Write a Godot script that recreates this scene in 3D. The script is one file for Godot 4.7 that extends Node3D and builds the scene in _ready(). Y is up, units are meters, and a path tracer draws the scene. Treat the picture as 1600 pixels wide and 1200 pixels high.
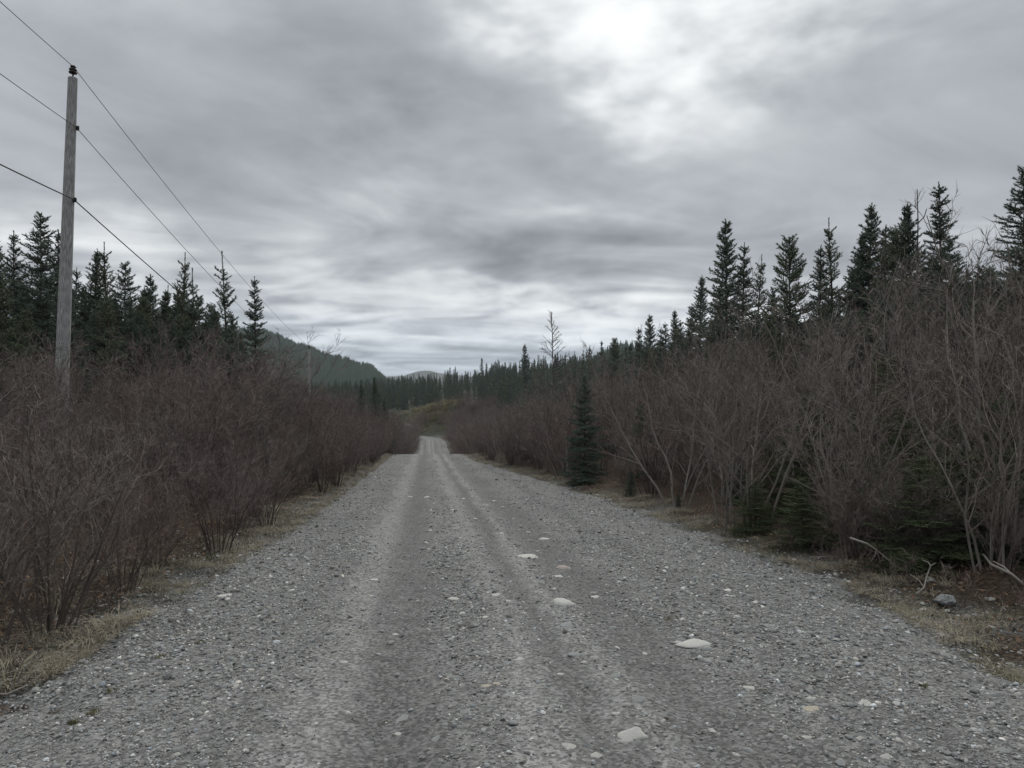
extends Node3D
# A gravel road running downhill between bare alder thickets and spruce woods, under an overcast sky.
# x to the right, y up, the camera looks along -z.  f below is metres ahead of the camera (z = -f), dx metres right of the road's middle.

const EYE := 1.6
const FOCAL := 1200.0     # of the 1600 x 1200 photograph

var rng := RandomNumberGenerator.new()
var nz := FastNoiseLite.new()
var nz2 := FastNoiseLite.new()
var taken := {}
var M := {}

# ------------------------------------------------------------------ geometry collector
class Geo:
	var v := PackedVector3Array()
	var i := PackedInt32Array()
	var c := PackedColorArray()
	var n := PackedVector3Array()

	func tube(p: PackedVector3Array, r0: float, r1: float, sides: int) -> void:
		var base := v.size()
		var k := p.size()
		for j in k:
			var d := (p[mini(j + 1, k - 1)] - p[maxi(j - 1, 0)]).normalized()
			var a := d.cross(Vector3(0.31, 0.17, 0.93)).normalized()
			var b := d.cross(a)
			var r := lerpf(r0, r1, float(j) / (k - 1))
			for s in sides:
				var t := TAU * s / sides
				v.append(p[j] + (a * cos(t) + b * sin(t)) * r)
		for j in k - 1:
			for s in sides:
				var q := base + j * sides + s
				var w := base + j * sides + (s + 1) % sides
				i.append(q); i.append(w); i.append(q + sides)
				i.append(w); i.append(w + sides); i.append(q + sides)

	func tint(k: Color) -> void:      # colours whatever was added since the last call
		while c.size() < v.size(): c.append(k)

	func tri(a: Vector3, b: Vector3, e: Vector3) -> void:
		var q := v.size()
		v.append(a); v.append(b); v.append(e)
		i.append(q); i.append(q + 1); i.append(q + 2)

	func lathe(prof: Array, sides: int, at := Vector3.ZERO) -> void:   # [radius, y] from the bottom up
		var base := v.size()
		for j in prof.size():
			for s in sides:
				var t := TAU * s / sides
				v.append(at + Vector3(cos(t) * prof[j][0], prof[j][1], sin(t) * prof[j][0]))
		for j in prof.size() - 1:
			for s in sides:
				var q := base + j * sides + s
				var w := base + j * sides + (s + 1) % sides
				i.append(q); i.append(q + sides); i.append(w)
				i.append(w); i.append(q + sides); i.append(w + sides)

	func mesh(mat: Material) -> ArrayMesh:
		var a := []
		a.resize(Mesh.ARRAY_MAX)
		a[Mesh.ARRAY_VERTEX] = v
		a[Mesh.ARRAY_INDEX] = i
		if c.size() == v.size() and c.size() > 0:
			a[Mesh.ARRAY_COLOR] = c
		if n.size() == v.size() and n.size() > 0:
			a[Mesh.ARRAY_NORMAL] = n
		var m := ArrayMesh.new()
		m.add_surface_from_arrays(Mesh.PRIMITIVE_TRIANGLES, a)
		m.surface_set_material(0, mat)
		return m

	func smooth() -> void:
		n.resize(v.size())
		n.fill(Vector3.ZERO)
		for t in range(0, i.size(), 3):
			var w := (v[i[t + 2]] - v[i[t]]).cross(v[i[t + 1]] - v[i[t]])
			n[i[t]] += w; n[i[t + 1]] += w; n[i[t + 2]] += w
		for k in n.size():
			n[k] = n[k].normalized() if n[k].length_squared() > 0.0 else Vector3.UP

# ------------------------------------------------------------------ naming
func numbered(called: String) -> String:
	if not taken.has(called):
		taken[called] = 0
		return called
	taken[called] += 1
	return "%s_%03d" % [called, taken[called]]

func tag(o: Node3D, label: String, category: String, group := "", kind := "") -> Node3D:
	if label: o.set_meta("label", label)
	if category: o.set_meta("category", category)
	if group: o.set_meta("group", group)
	if kind: o.set_meta("kind", kind)
	return o

func thing(called: String, at: Vector3) -> Node3D:
	var o := Node3D.new()
	o.name = numbered(called)
	o.position = at
	add_child(o)
	return o

func part(called: String, mesh: Mesh, parent: Node3D) -> MeshInstance3D:
	var o := MeshInstance3D.new()
	o.mesh = mesh
	var k := 0
	var nm := called
	while parent.has_node(NodePath(nm)):
		k += 1
		nm = "%s_%03d" % [called, k]
	o.name = nm
	parent.add_child(o, true)
	return o

func top(called: String, mesh: Mesh) -> MeshInstance3D:
	var o := MeshInstance3D.new()
	o.mesh = mesh
	o.name = numbered(called)
	add_child(o)
	return o

func copy(proto: Node3D, called: String) -> Node3D:
	var o := proto.duplicate() as Node3D
	o.name = numbered(called)
	add_child(o)
	return o

func scatter(called: String, mesh: Mesh, at: Array, tint: Array, label: String, category: String) -> void:
	var m := MultiMesh.new()
	m.transform_format = MultiMesh.TRANSFORM_3D
	m.use_colors = tint.size() > 0
	m.mesh = mesh
	m.instance_count = at.size()
	for k in at.size():
		m.set_instance_transform(k, at[k])
		if tint.size() > 0:
			m.set_instance_color(k, tint[k])
	var o := MultiMeshInstance3D.new()
	o.multimesh = m
	o.name = numbered(called)
	add_child(o)
	tag(o, label, category, "", "stuff")

# ------------------------------------------------------------------ the lie of the land
func sm(a: float, b: float, x: float) -> float:
	return smoothstep(a, b, x)

const PROFILE := [[-60.0, 1.6], [0.0, 0.0], [46.0, -2.76], [51.0, -3.08], [56.0, -3.62], [66.0, -5.15], [85.0, -7.6], [100.0, -8.35], [112.0, -8.58], [150.0, -8.4], [170.0, -8.2], [260.0, -8.6], [5000.0, -8.6]]

func road_y(f: float) -> float:
	for k in PROFILE.size() - 1:
		if f < PROFILE[k + 1][0]:
			var a: float = PROFILE[k][0]
			var b: float = PROFILE[k + 1][0]
			return lerpf(PROFILE[k][1], PROFILE[k + 1][1], clampf((f - a) / (b - a), 0.0, 1.0))
	return -8.6

func road_x(f: float) -> float:
	return 1.1 - 0.1125 * f - pow(maxf(0.0, f - 136.0), 2.0) * 0.025 if f < 190.0 else 1.1 - 0.1125 * f - 73.0

func half_left(f: float) -> float:
	return lerpf(lerpf(3.85, 3.45, sm(5.0, 14.0, f)), 2.3, sm(55.0, 105.0, f))

func half_right(f: float) -> float:
	return lerpf(lerpf(2.9, 3.4, sm(4.0, 8.0, f)), lerpf(2.0, 2.4, sm(60.0, 105.0, f)), sm(13.0, 40.0, f)) - 0.45 * sm(30.0, 46.0, f) * (1.0 - sm(56.0, 80.0, f))

func edge(dx: float, f: float) -> float:          # how far the gravel's edge strays from its mean line
	return 0.55 * nz.get_noise_2d(f * 38.0, signf(dx) * 900.0) + 0.45 * nz.get_noise_2d(dx * 90.0, f * 90.0 + 50.0)

func wobble(x: float, f: float) -> float:
	return nz.get_noise_2d(x * 14.0, f * 14.0)

func road_top(dx: float, f: float) -> float:      # the gravel's own surface
	var hw := half_left(f) if dx < 0.0 else half_right(f)
	var y := road_y(f) + 0.05 * (1.0 - pow(dx / 3.4, 2.0))
	for r in [[-1.32, 0.26, 0.042], [-0.16, 0.12, 0.03], [0.48, 0.3, 0.036]]:
		y -= r[2] * exp(-pow((dx - r[0] - 0.06 * nz.get_noise_2d(f * 4.0, 70.0)) / r[1], 2.0))
	y += 0.02 * nz.get_noise_2d(dx * 60.0, f * 40.0) + 0.008 * nz2.get_noise_2d(dx * 210.0, f * 210.0)
	var out := absf(dx) - hw + edge(dx, f)
	y -= 0.1 * sm(-0.7, 0.35, out) + 0.25 * sm(0.3, 0.8, out)
	return y

func land(x: float, f: float) -> float:           # the terrain under and beside the road
	var dx := x - road_x(f)
	var hw := half_left(f) if dx < 0.0 else half_right(f)
	var out := absf(dx) - hw + (edge(dx, f) if f < 170.0 else 0.0)
	var on := 1.0 - sm(150.0, 175.0, f)
	var y := road_y(f)
	var rough := 0.1 * wobble(x, f) + 0.03 * nz.get_noise_2d(x * 70.0, f * 70.0)
	y -= on * 0.22 * (1.0 - sm(-0.8, 0.2, out))
	y += rough * sm(-0.3, 0.6, out)
	if f < 140.0 and out > 0.0:
		if dx < 0.0:
			y += minf(out * 0.13, 1.0) * (1.0 - sm(90.0, 140.0, f)) + 1.6 * sm(0.5, 6.0, out) * sm(52.0, 66.0, f) * (1.0 - sm(88.0, 104.0, f))
		else:
			y += clampf(0.14 * (out - 0.3), 0.0, 1.2 + 2.4 * sm(14.0, 60.0, f))
	if f >= 140.0 and dx > 0.0:
		y += clampf(0.14 * (out - 0.3), 0.0, 3.6)
	# the mound where the road bends away, the wooded slope on the right, the hills
	y += 2.4 * exp(-pow((x + 13.0) / 7.0, 2.0) - pow((f - 168.0) / 8.0, 2.0)) * (1.0 + 0.5 * nz.get_noise_2d(x * 9.0, f * 9.0))
	y += 10.0 * sm(165.0, 295.0, f) * clampf((x + 62.0) / 82.0, 0.0, 1.35) * (1.0 - sm(500.0, 900.0, f))
	y += 13.0 * exp(-pow((x - 63.0) / 16.0, 2.0) - pow((f - 430.0) / 40.0, 2.0))
	if f > 120.0:
		var ridge := 0.0
		var az: float = x / f
		ridge = clampf((-0.148 - az) / 0.17, 0.0, 2.5)
		ridge = 45.0 * pow(clampf(ridge, 0.0, 1.0), 0.72) + 7.0 * maxf(0.0, ridge - 1.0)
		ridge += 3.0 * exp(-pow((az + 0.345) / 0.035, 2.0)) + 2.2 * nz.get_noise_2d(az * 1500.0, 9.0)
		y += ridge * sm(330.0, 620.0, f) * (1.0 - sm(700.0, 1100.0, f)) * sm(-0.14, -0.18, az)
	if f > 1200.0:
		var a2 := x / f
		y += (34.0 + 16.0 * exp(-pow((a2 + 0.12) / 0.025, 2.0)) + 9.0 * nz.get_noise_2d(a2 * 900.0, 3.0)) * sm(1900.0, 2500.0, f)
	return y

func ground(x: float, f: float) -> float:
	var dx := x - road_x(f)
	if absf(dx) < 4.9 and f < 160.0 and f > -6.0:
		return maxf(land(x, f), road_top(dx, f))
	return land(x, f)

func at_pixel(px: float, py: float) -> Vector3:   # where the ray through a pixel of the photograph meets the road
	var lo := 2.0
	var hi := 60.0
	for k in 30:
		var f := (lo + hi) / 2.0
		if EYE - (py - 600.0) / FOCAL * f > ground((px - 800.0) / FOCAL * f, f): lo = f
		else: hi = f
	var x := (px - 800.0) / FOCAL * lo
	return Vector3(x, ground(x, lo), -lo)

# ------------------------------------------------------------------ materials
func plain(col: Color, rough := 0.9) -> StandardMaterial3D:
	var m := StandardMaterial3D.new()
	m.albedo_color = col.linear_to_srgb()
	m.roughness = rough
	m.metallic_specular = 0.25
	return m

func noise_tex(freq: float, lo: Color, hi: Color, kind := FastNoiseLite.TYPE_SIMPLEX_SMOOTH, size := 512, oct := 4, ret := -1) -> NoiseTexture2D:
	var n := FastNoiseLite.new()
	n.seed = 11 + taken.size()
	n.noise_type = kind
	n.frequency = freq
	n.fractal_octaves = oct
	if kind == FastNoiseLite.TYPE_CELLULAR:
		n.cellular_return_type = ret
		n.cellular_jitter = 1.0
		n.fractal_type = FastNoiseLite.FRACTAL_NONE if oct <= 1 else FastNoiseLite.FRACTAL_FBM
	var t := NoiseTexture2D.new()
	t.width = size
	t.height = size
	t.seamless = true
	t.noise = n
	var g := Gradient.new()
	g.set_color(0, lo)
	g.set_color(1, hi)
	t.color_ramp = g
	return t

func make_materials() -> void:
	# gravel: cells of grey stone among fines, tinted by what lies where (vertex colours)
	var g := plain(Color(1, 1, 1), 0.95)
	g.vertex_color_use_as_albedo = true
	g.albedo_texture = noise_tex(0.055, Color(0.6, 0.6, 0.6), Color(1, 1, 1), FastNoiseLite.TYPE_CELLULAR, 1024, 1, FastNoiseLite.RETURN_CELL_VALUE)
	g.uv1_triplanar = true
	g.uv1_world_triplanar = true
	g.uv1_scale = Vector3(0.9, 0.9, 0.9)
	g.heightmap_enabled = true
	g.heightmap_texture = noise_tex(0.05, Color(0, 0, 0), Color(1, 1, 1), FastNoiseLite.TYPE_CELLULAR, 1024, 3, FastNoiseLite.RETURN_DISTANCE)
	g.heightmap_scale = 1.2
	g.heightmap_flip_texture = true
	M.gravel = g
	var s := plain(Color(1, 1, 1), 0.93)
	s.vertex_color_use_as_albedo = true
	M.pebble = s
	var e := plain(Color(1, 1, 1), 1.0)
	e.vertex_color_use_as_albedo = true
	e.albedo_texture = noise_tex(0.03, Color(0.35, 0.35, 0.35), Color(1, 1, 1), FastNoiseLite.TYPE_SIMPLEX_SMOOTH, 512, 5)
	e.uv1_triplanar = true
	e.uv1_world_triplanar = true
	e.uv1_scale = Vector3(1.3, 1.3, 1.3)
	e.heightmap_enabled = true
	e.heightmap_texture = noise_tex(0.05, Color(0, 0, 0), Color(1, 1, 1), FastNoiseLite.TYPE_SIMPLEX_SMOOTH, 512, 5)
	e.heightmap_scale = 2.5
	M.earth = e
	for k in 4:   # bare twigs: reddish, brown, grey brown, purplish
		M["twig%d" % k] = plain(Color(1, 1, 1), 0.85)
		M["twig%d" % k].albedo_color = ([Color(0.188, 0.148, 0.135), Color(0.195, 0.168, 0.150), Color(0.218, 0.192, 0.172), Color(0.180, 0.146, 0.138)][k] as Color).linear_to_srgb()
		M["twig%d" % k].vertex_color_use_as_albedo = true
		M["stem%d" % k] = plain([Color(0.105, 0.085, 0.076), Color(0.12, 0.102, 0.09), Color(0.17, 0.155, 0.135), Color(0.095, 0.074, 0.068)][k], 0.85)
	var ps := plain(Color(0.19, 0.175, 0.158), 0.85)
	M.pale_stem = ps
	M.dead_wood = plain(Color(0.3, 0.278, 0.25), 0.9)
	for k in 3:
		var n := plain([Color(0.096, 0.126, 0.094), Color(0.110, 0.136, 0.090), Color(0.090, 0.120, 0.096)][k], 0.75)
		n.vertex_color_use_as_albedo = true
		M["needle%d" % k] = n
	M.bark = plain(Color(0.075, 0.062, 0.054), 0.95)
	M.fresh = plain(Color(0.095, 0.12, 0.066), 0.75)
	M.fresh.vertex_color_use_as_albedo = true
	# weathered utility pole
	var p := plain(Color(1, 1, 1), 0.9)
	p.albedo_texture = noise_tex(0.02, Color(0.34, 0.342, 0.34), Color(0.78, 0.785, 0.78), FastNoiseLite.TYPE_SIMPLEX_SMOOTH, 512, 5)
	p.uv1_triplanar = true
	p.uv1_scale = Vector3(6.0, 0.35, 6.0)
	M.pole = p
	M.iron = plain(Color(0.03, 0.03, 0.032), 0.6)
	M.porcelain = plain(Color(0.035, 0.028, 0.026), 0.35)
	M.wire = plain(Color(0.03, 0.03, 0.032), 0.6)
	for k in 4:   # granite and quartz
		var b := plain(Color(1, 1, 1), 0.9)
		var lo: Color = [Color(0.46, 0.46, 0.445), Color(0.43, 0.405, 0.39), Color(0.36, 0.365, 0.365), Color(0.46, 0.44, 0.395)][k]
		var hi: Color = [Color(0.93, 0.925, 0.91), Color(0.74, 0.695, 0.675), Color(0.66, 0.67, 0.67), Color(0.86, 0.83, 0.76)][k]
		b.albedo_texture = noise_tex(0.11, lo, hi, FastNoiseLite.TYPE_SIMPLEX_SMOOTH, 256, 5)
		b.heightmap_enabled = true
		b.heightmap_texture = b.albedo_texture
		b.heightmap_scale = 0.6
		b.uv1_triplanar = true
		b.uv1_scale = Vector3(2.2, 2.2, 2.2)
		M["rock%d" % k] = b
	var gr := plain(Color(1, 1, 1), 0.9)
	gr.vertex_color_use_as_albedo = true
	M.grass = gr

# ------------------------------------------------------------------ sky
func make_sky() -> ImageTexture:
	var w := 4096
	var h := 2048
	var im := Image.create(w, h, false, Image.FORMAT_RGBF)
	im.fill(Color(0.2, 0.21, 0.215))
	var a1 := FastNoiseLite.new()
	a1.seed = 5
	a1.noise_type = FastNoiseLite.TYPE_SIMPLEX_SMOOTH
	a1.frequency = 0.75
	a1.fractal_octaves = 7
	a1.fractal_gain = 0.55
	var a3 := FastNoiseLite.new()     # tears the edges of the gaps
	a3.seed = 41
	a3.noise_type = FastNoiseLite.TYPE_SIMPLEX_SMOOTH
	a3.frequency = 0.075
	a3.fractal_octaves = 4
	a3.fractal_gain = 0.55
	var a2 := FastNoiseLite.new()
	a2.seed = 23
	a2.noise_type = FastNoiseLite.TYPE_SIMPLEX_SMOOTH
	a2.frequency = 0.22
	a2.fractal_octaves = 3
	# cloud masses and gaps: azimuth, elevation, their half-widths, how much brighter (all in degrees)
	var lobes := [[9.3, 24.8, 4.0, 4.6, 0.28], [8.0, 26.5, 11.0, 3.0, 0.16], [14.0, 23.0, 9.0, 4.6, 0.16], [8.0, 19.8, 3.0, 2.4, 0.20], [0.0, 26.5, 3.0, 1.2, 0.2], [15.0, 26.0, 15.0, 6.0, 0.17], [-9.0, 20.0, 10.0, 5.5, -0.09], [3.0, 9.8, 12.0, 1.9, -0.12], [-9.0, 12.5, 7.0, 2.4, 0.09],
		[6.0, 13.5, 8.0, 1.2, 0.09], [-27.0, 9.0, 9.0, 2.2, 0.26], [9.0, 5.0, 13.0, 1.6, 0.36], [-15.0, 5.0, 8.0, 0.7, 0.2], [-9.0, 6.6, 12.0, 1.0, 0.16], [-12.0, 3.4, 9.0, 0.7, 0.22], [-8.0, 1.0, 12.0, 0.6, 0.16], [-26.0, 27.0, 12.0, 4.0, 0.06], [-22.0, 15.0, 8.0, 3.0, -0.04], [3.0, 3.2, 12.0, 0.6, 0.2], [-4.0, 7.6, 8.0, 0.6, 0.14]]
	var rows := h / 2 + 4
	for y in rows:
		var el := PI * (0.5 - (y + 0.5) / h)
		var se := sin(el)
		var ce := cos(el)
		var k := ce / (maxf(se, 0.0) + 0.055)
		var high := 1.0 + 2.0 * smoothstep(0.42, 0.98, se)     # an overcast sky is brighter overhead
		for x in w:
			var az: float = wrapf(TAU * (x + 0.5) / w, -PI, PI)
			var away := absf(az) > 1.0      # out of view the same sky, in blocks of 4 x 4 texels
			if away and (x % 4 or y % 4): continue
			var u := sin(az) * k
			var v := cos(az) * k
			var wx := a2.get_noise_2d(u + 40.0, v)
			var n := a1.get_noise_2d(u + wx * 1.6, v * 1.1 + wx)
			var big := a2.get_noise_2d(u - 31.0, v + 11.0)
			var l := (0.372 + lerpf(0.2, 0.10, smoothstep(5.0, 16.0, rad_to_deg(el))) * n + 0.05 * big) * high
			var da := rad_to_deg(az)
			var de := rad_to_deg(el)
			if absf(da) < 60.0:
				var ta := 5.5 * a3.get_noise_2d(da, de * 2.2)
				var te := 3.2 * a3.get_noise_2d(da + 300.0, de * 2.2) * clampf(de / 14.0, 0.12, 1.0)
				var torn := clampf(1.0 + 0.75 * a3.get_noise_2d(da * 1.8, de * 4.0 + 200.0) + 0.7 * n, 0.3, 1.7)
				for b in lobes:
					var qa: float = (da - b[0] + ta) / b[2]
					var qe: float = (de - b[1] + te) / b[3]
					var q := qa * qa + qe * qe
					if q < 6.0:
						l += b[4] * exp(-q) * torn
			l = maxf(l, 0.19)
			if se < 0.6 and l > 0.5: l = 0.5 + 0.42 * (1.0 - exp(-(l - 0.5) / 0.42))
			var warm := clampf((l - 0.3) * 2.0, 0.0, 1.0)
			var low := exp(-pow(de / 4.0, 2.0)) * 0.06
			var col := Color(l * lerpf(0.925, 0.975, warm) * (1.0 - low), l * lerpf(0.99, 1.0, warm), l * lerpf(1.075, 1.0, warm) * (1.0 + low))
			if away: im.fill_rect(Rect2i(x, y, 4, 4), col)
			else: im.set_pixel(x, y, col)
	return ImageTexture.create_from_image(im)

# ------------------------------------------------------------------ stones
func stone_mesh(r: RandomNumberGenerator, mat: Material, rings: int, sides: int, angular: float, smooth_it := false) -> ArrayMesh:
	var g := Geo.new()
	var n := FastNoiseLite.new()
	n.seed = r.randi() % 10000
	n.frequency = 0.9
	n.fractal_octaves = 3
	var cuts := []
	for k in 7:
		cuts.append([Vector3(r.randfn(), r.randfn(), r.randfn()).normalized(), r.randf_range(0.55, 0.9)])
	g.v.append(Vector3(0, -1, 0))
	for j in range(1, rings):
		for s in sides:
			var t := PI * j / rings
			var p := TAU * (s + 0.5 * (j % 2)) / sides
			g.v.append(Vector3(sin(t) * cos(p), -cos(t), sin(t) * sin(p)))
	g.v.append(Vector3(0, 1, 0))
	for k in g.v.size():
		var q := g.v[k]
		var l := 1.0 + 0.34 * n.get_noise_3dv(q * 1.1) + 0.16 * n.get_noise_3dv(q * 3.7 + Vector3(9, 0, 0))
		for c in cuts:
			var d: float = q.dot(c[0])
			if d > 0.05:
				l = lerpf(l, minf(l, c[1] / d), angular)
		g.v[k] = q * l
	for s in sides:
		g.i.append_array([0, 1 + s, 1 + (s + 1) % sides])
		var b := 1 + (rings - 2) * sides
		g.i.append_array([b + s, g.v.size() - 1, b + (s + 1) % sides])
	for j in rings - 2:
		for s in sides:
			var a := 1 + j * sides + s
			var b := 1 + j * sides + (s + 1) % sides
			g.i.append_array([a, a + sides, b, b, a + sides, b + sides])
	if smooth_it: g.smooth()
	return g.mesh(mat)

func pebble_tint() -> Color:
	var l := clampf(rng.randfn(0.225, 0.062), 0.09, 0.46)
	if rng.randf() < 0.05: l = rng.randf_range(0.42, 0.62)
	var w := rng.randfn(0.0, 0.035)
	return Color(l * (1.0 + w), l, l * (0.985 - w))

func loose(dx: float, f: float) -> float:     # how much loose stone lies there: wheels have swept the tracks
	var d := 1.0
	for r in [[-1.7, 0.36, 0.75], [-1.25, 0.34, 0.95], [-0.42, 0.24, 0.75], [0.45, 0.42, 0.9], [-0.1, 0.15, 0.8]]:
		d -= r[2] * exp(-pow((dx - r[0]) / r[1], 2.0))
	return clampf(d + 0.45 * nz.get_noise_2d(dx * 22.0, f * 14.0), 0.05, 1.3)

func stones() -> void:
	# gravel near the camera: single stones, small and past counting
	var kinds := []
	for k in 5:
		kinds.append([stone_mesh(rng, M.pebble, 4, 6, 0.9), [], []])
	var bands := [[2.9, 4.5, 2600.0, 0.0045], [4.5, 7.0, 1700.0, 0.006], [7.0, 11.0, 900.0, 0.007], [11.0, 18.0, 320.0, 0.0075], [18.0, 34.0, 70.0, 0.009], [34.0, 52.0, 14.0, 0.011]]
	for b in bands:
		var n := int((b[1] - b[0]) * 9.7 * b[2])
		for k in n:
			var f := rng.randf_range(b[0], b[1])
			var dx := rng.randf_range(-5.0, 4.7)
			var x := dx + road_x(f)
			if absf(x) > 0.72 * f + 0.6: continue
			var out := absf(dx) - (half_left(f) if dx < 0.0 else half_right(f)) + edge(dx, f)
			if rng.randf() > loose(dx, f) * maxf(1.0 - sm(-0.5, 0.5, out), 0.16 * (1.0 - sm(0.2, 1.5, out))): continue
			var s: float = b[3] * pow(1.0 - rng.randf() * 0.985, -0.36) * rng.randf_range(0.7, 1.2)
			var y := ground(x, f)
			var bs := Basis.from_euler(Vector3(rng.randfn(0.0, 0.3), rng.randf() * TAU, rng.randfn(0.0, 0.3))) * Basis.from_scale(Vector3(s * rng.randf_range(0.8, 1.5), s * rng.randf_range(0.45, 0.85), s))
			var q: Array = kinds[rng.randi() % 5]
			q[1].append(Transform3D(bs, Vector3(x, y + s * rng.randf_range(0.0, 0.35), -f)))
			q[2].append(pebble_tint())
	for q in kinds:
		scatter("gravel", q[0], q[1], q[2], "loose grey crushed gravel covering the road", "gravel")
	# stones that one can point at: pixel of the photograph, width in pixels, flatness, rock, name, label
	var list := [
		[987, 1142, 56, 0.5, 0, "rounded pale granite stone embedded in the road nearest the camera"],
		[877, 938, 46, 0.42, 0, "rounded white stone beside the groove in the middle of the road"],
		[880, 884, 32, 0.42, 1, "pinkish stone farther up the road than the rounded white one"],
		[822, 868, 40, 0.2, 0, "flat white sliver of stone lying level in the right wheel track"],
		[1087, 1003, 60, 0.2, 0, "long broken white slab embedded right of the road middle"],
		[1060, 1001, 18, 0.45, 0, "small white lump at the left end of the broken slab"],
		[1105, 1011, 30, 0.25, 2, "low grey-white chip against the broken slab"],
		[793, 1034, 22, 0.55, 2, "pale grey cobble in the cluster on the centre strip"],
		[780, 1038, 18, 0.35, 2, "flat grey cobble left in the centre cluster"],
		[812, 1028, 22, 0.4, 0, "white cobble at the right of the centre cluster"],
		[760, 1070, 20, 0.5, 3, "cream yellowish split stone on the centre strip, left half"],
		[776, 1066, 16, 0.6, 3, "cream yellowish split stone on the centre strip, right half"],
		[710, 1083, 15, 0.6, 2, "lone grey cobble left of the cream split stone"],
		[885, 1022, 15, 0.8, 2, "upright rounded cobble between slab and centre cluster"],
		[913, 1033, 13, 0.6, 0, "small white cobble right of the upright rounded one"],
		[964, 1022, 14, 0.5, 2, "oval grey cobble left of the broken slab"],
		[962, 1053, 22, 0.6, 2, "grey humped cobble above the pair of pale stones"],
		[998, 1090, 27, 0.6, 2, "pale humped stone between slab and near granite stone"],
		[1026, 1096, 20, 0.5, 2, "greyish stone just right of the pale humped stone"],
		[1047, 1110, 18, 0.5, 2, "small stone with a pale top right of the greyish stone"],
		[963, 1113, 14, 0.4, 0, "small pale flat stone left above the near granite stone"],
		[930, 1179, 28, 0.4, 0, "pale flat oval stone at the lower edge of view"],
		[1170, 1170, 22, 0.4, 2, "grey stone sunk in gravel right at the lower edge"],
		[1150, 1178, 16, 0.45, 0, "white rounded chip at the lower edge right of centre"],
		[1352, 1097, 29, 0.32, 0, "bright white flat stone on the right wheel path"],
		[1270, 1105, 34, 0.3, 3, "flat brownish-grey slab left of the bright white stone"],
		[1397, 1146, 14, 0.5, 0, "pale cobble below the bright white stone"],
		[1410, 1116, 18, 0.45, 2, "green-grey stone right of the bright white stone"],
		[1553, 1083, 22, 0.55, 2, "grey cobble near the right edge of the road"],
		[1553, 1127, 13, 0.7, 0, "pale upright chip at the right edge of view"],
		[1385, 1180, 24, 0.45, 0, "grey-white flat stone at the lower right"],
		[1480, 1182, 20, 0.4, 2, "flat green-grey stone at the lower right corner"],
		[1140, 930, 20, 0.3, 0, "white flat stone on the right side of the road"],
		[1165, 978, 14, 0.4, 2, "little grey cobble above the broken slab"],
		[585, 905, 21, 0.2, 0, "thin white sliver in the left wheel track"],
		[617, 990, 17, 0.45, 0, "single pale stone on the bare left track"],
		[537, 1034, 15, 0.3, 0, "pale flat chip left of the bare track"],
		[350, 930, 27, 0.2, 0, "long thin white stone on the left shoulder"],
		[215, 918, 14, 0.6, 0, "white jagged stone at the foot of the left thicket"],
		[219, 929, 10, 0.5, 2, "grey chip beside the jagged white stone"],
		[247, 1004, 22, 0.3, 2, "flat grey stone on the left gravel shoulder"],
		[57, 1044, 26, 0.4, 2, "bluish grey stone in moss at the left edge"],
		[392, 1046, 13, 0.55, 0, "bright white pebble left of the wheel track"],
		[270, 1084, 13, 0.5, 0, "pale cobble on the left loose gravel"],
		[318, 1098, 14, 0.6, 0, "white cobble below the pale cobble on the left"],
		[622, 1146, 18, 0.3, 0, "thin light stone on the near bare track"],
		[697, 1131, 20, 0.5, 2, "dark grey stone at the near centre strip"],
		[775, 928, 20, 0.3, 0, "white stone level with the rounded white one, to its left"],
		[708, 935, 22, 0.2, 0, "flat white chips on the centre strip"],
		[757, 963, 20, 0.3, 0, "flat pale stone below the white chips"],
		[653, 938, 9, 0.5, 0, "small white stone beside the left track"],
		[885, 975, 24, 0.3, 2, "flat pale stone below the rounded white stone"],
		[876, 991, 13, 0.5, 2, "grey cobble below the flat pale stone"],
		[845, 968, 9, 0.5, 0, "tiny bright stone on the centre strip"],
		[980, 962, 11, 0.4, 0, "small pale stone right of the rounded white one"],
		[872, 899, 24, 0.3, 0, "group of white chips seen as one below the pinkish stone"],
		[783, 832, 9, 0.4, 0, "small white stone right of the far wheel track"],
		[850, 842, 20, 0.15, 0, "thin white flake right of the far wheel track"],
		[640, 776, 10, 0.2, 0, "white flake far up the road, left one"],
		[667, 776, 11, 0.2, 0, "white flake far up the road, right one"],
		[706, 796, 9, 0.25, 0, "white flake right of the far pair"],
		[672, 828, 9, 0.25, 0, "white flake on the middle of the road at mid distance"],
		[875, 1052, 14, 0.4, 0, "white oval chip above the humped stones"],
		[1188, 1005, 14, 0.3, 2, "flat pale chip right of the broken slab"],
		[1480, 952, 11, 0.5, 0, "small pale stone on the right verge"],
	]
	var rocks := []
	for m in 4:
		rocks.append([])
		for k in 4:
			rocks[m].append(stone_mesh(rng, M["rock%d" % m], 10, 16, 1.0, true))
	for a in list:
		var p := at_pixel(a[0], a[1] + a[2] * a[3] * 0.25)
		var hw: float = a[2] * 0.5 / FOCAL * -p.z
		var o := top("stone", rocks[a[4]][rng.randi() % 4])
		o.position = p - Vector3(0, hw * a[3] * 0.28, 0)
		o.basis = Basis.from_euler(Vector3(0, 0.4 * rng.randfn(), 0)) * Basis.from_scale(Vector3(hw, hw * maxf(a[3], 0.28) * 0.9, hw * 0.8))
		tag(o, a[5], "stone")
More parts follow.
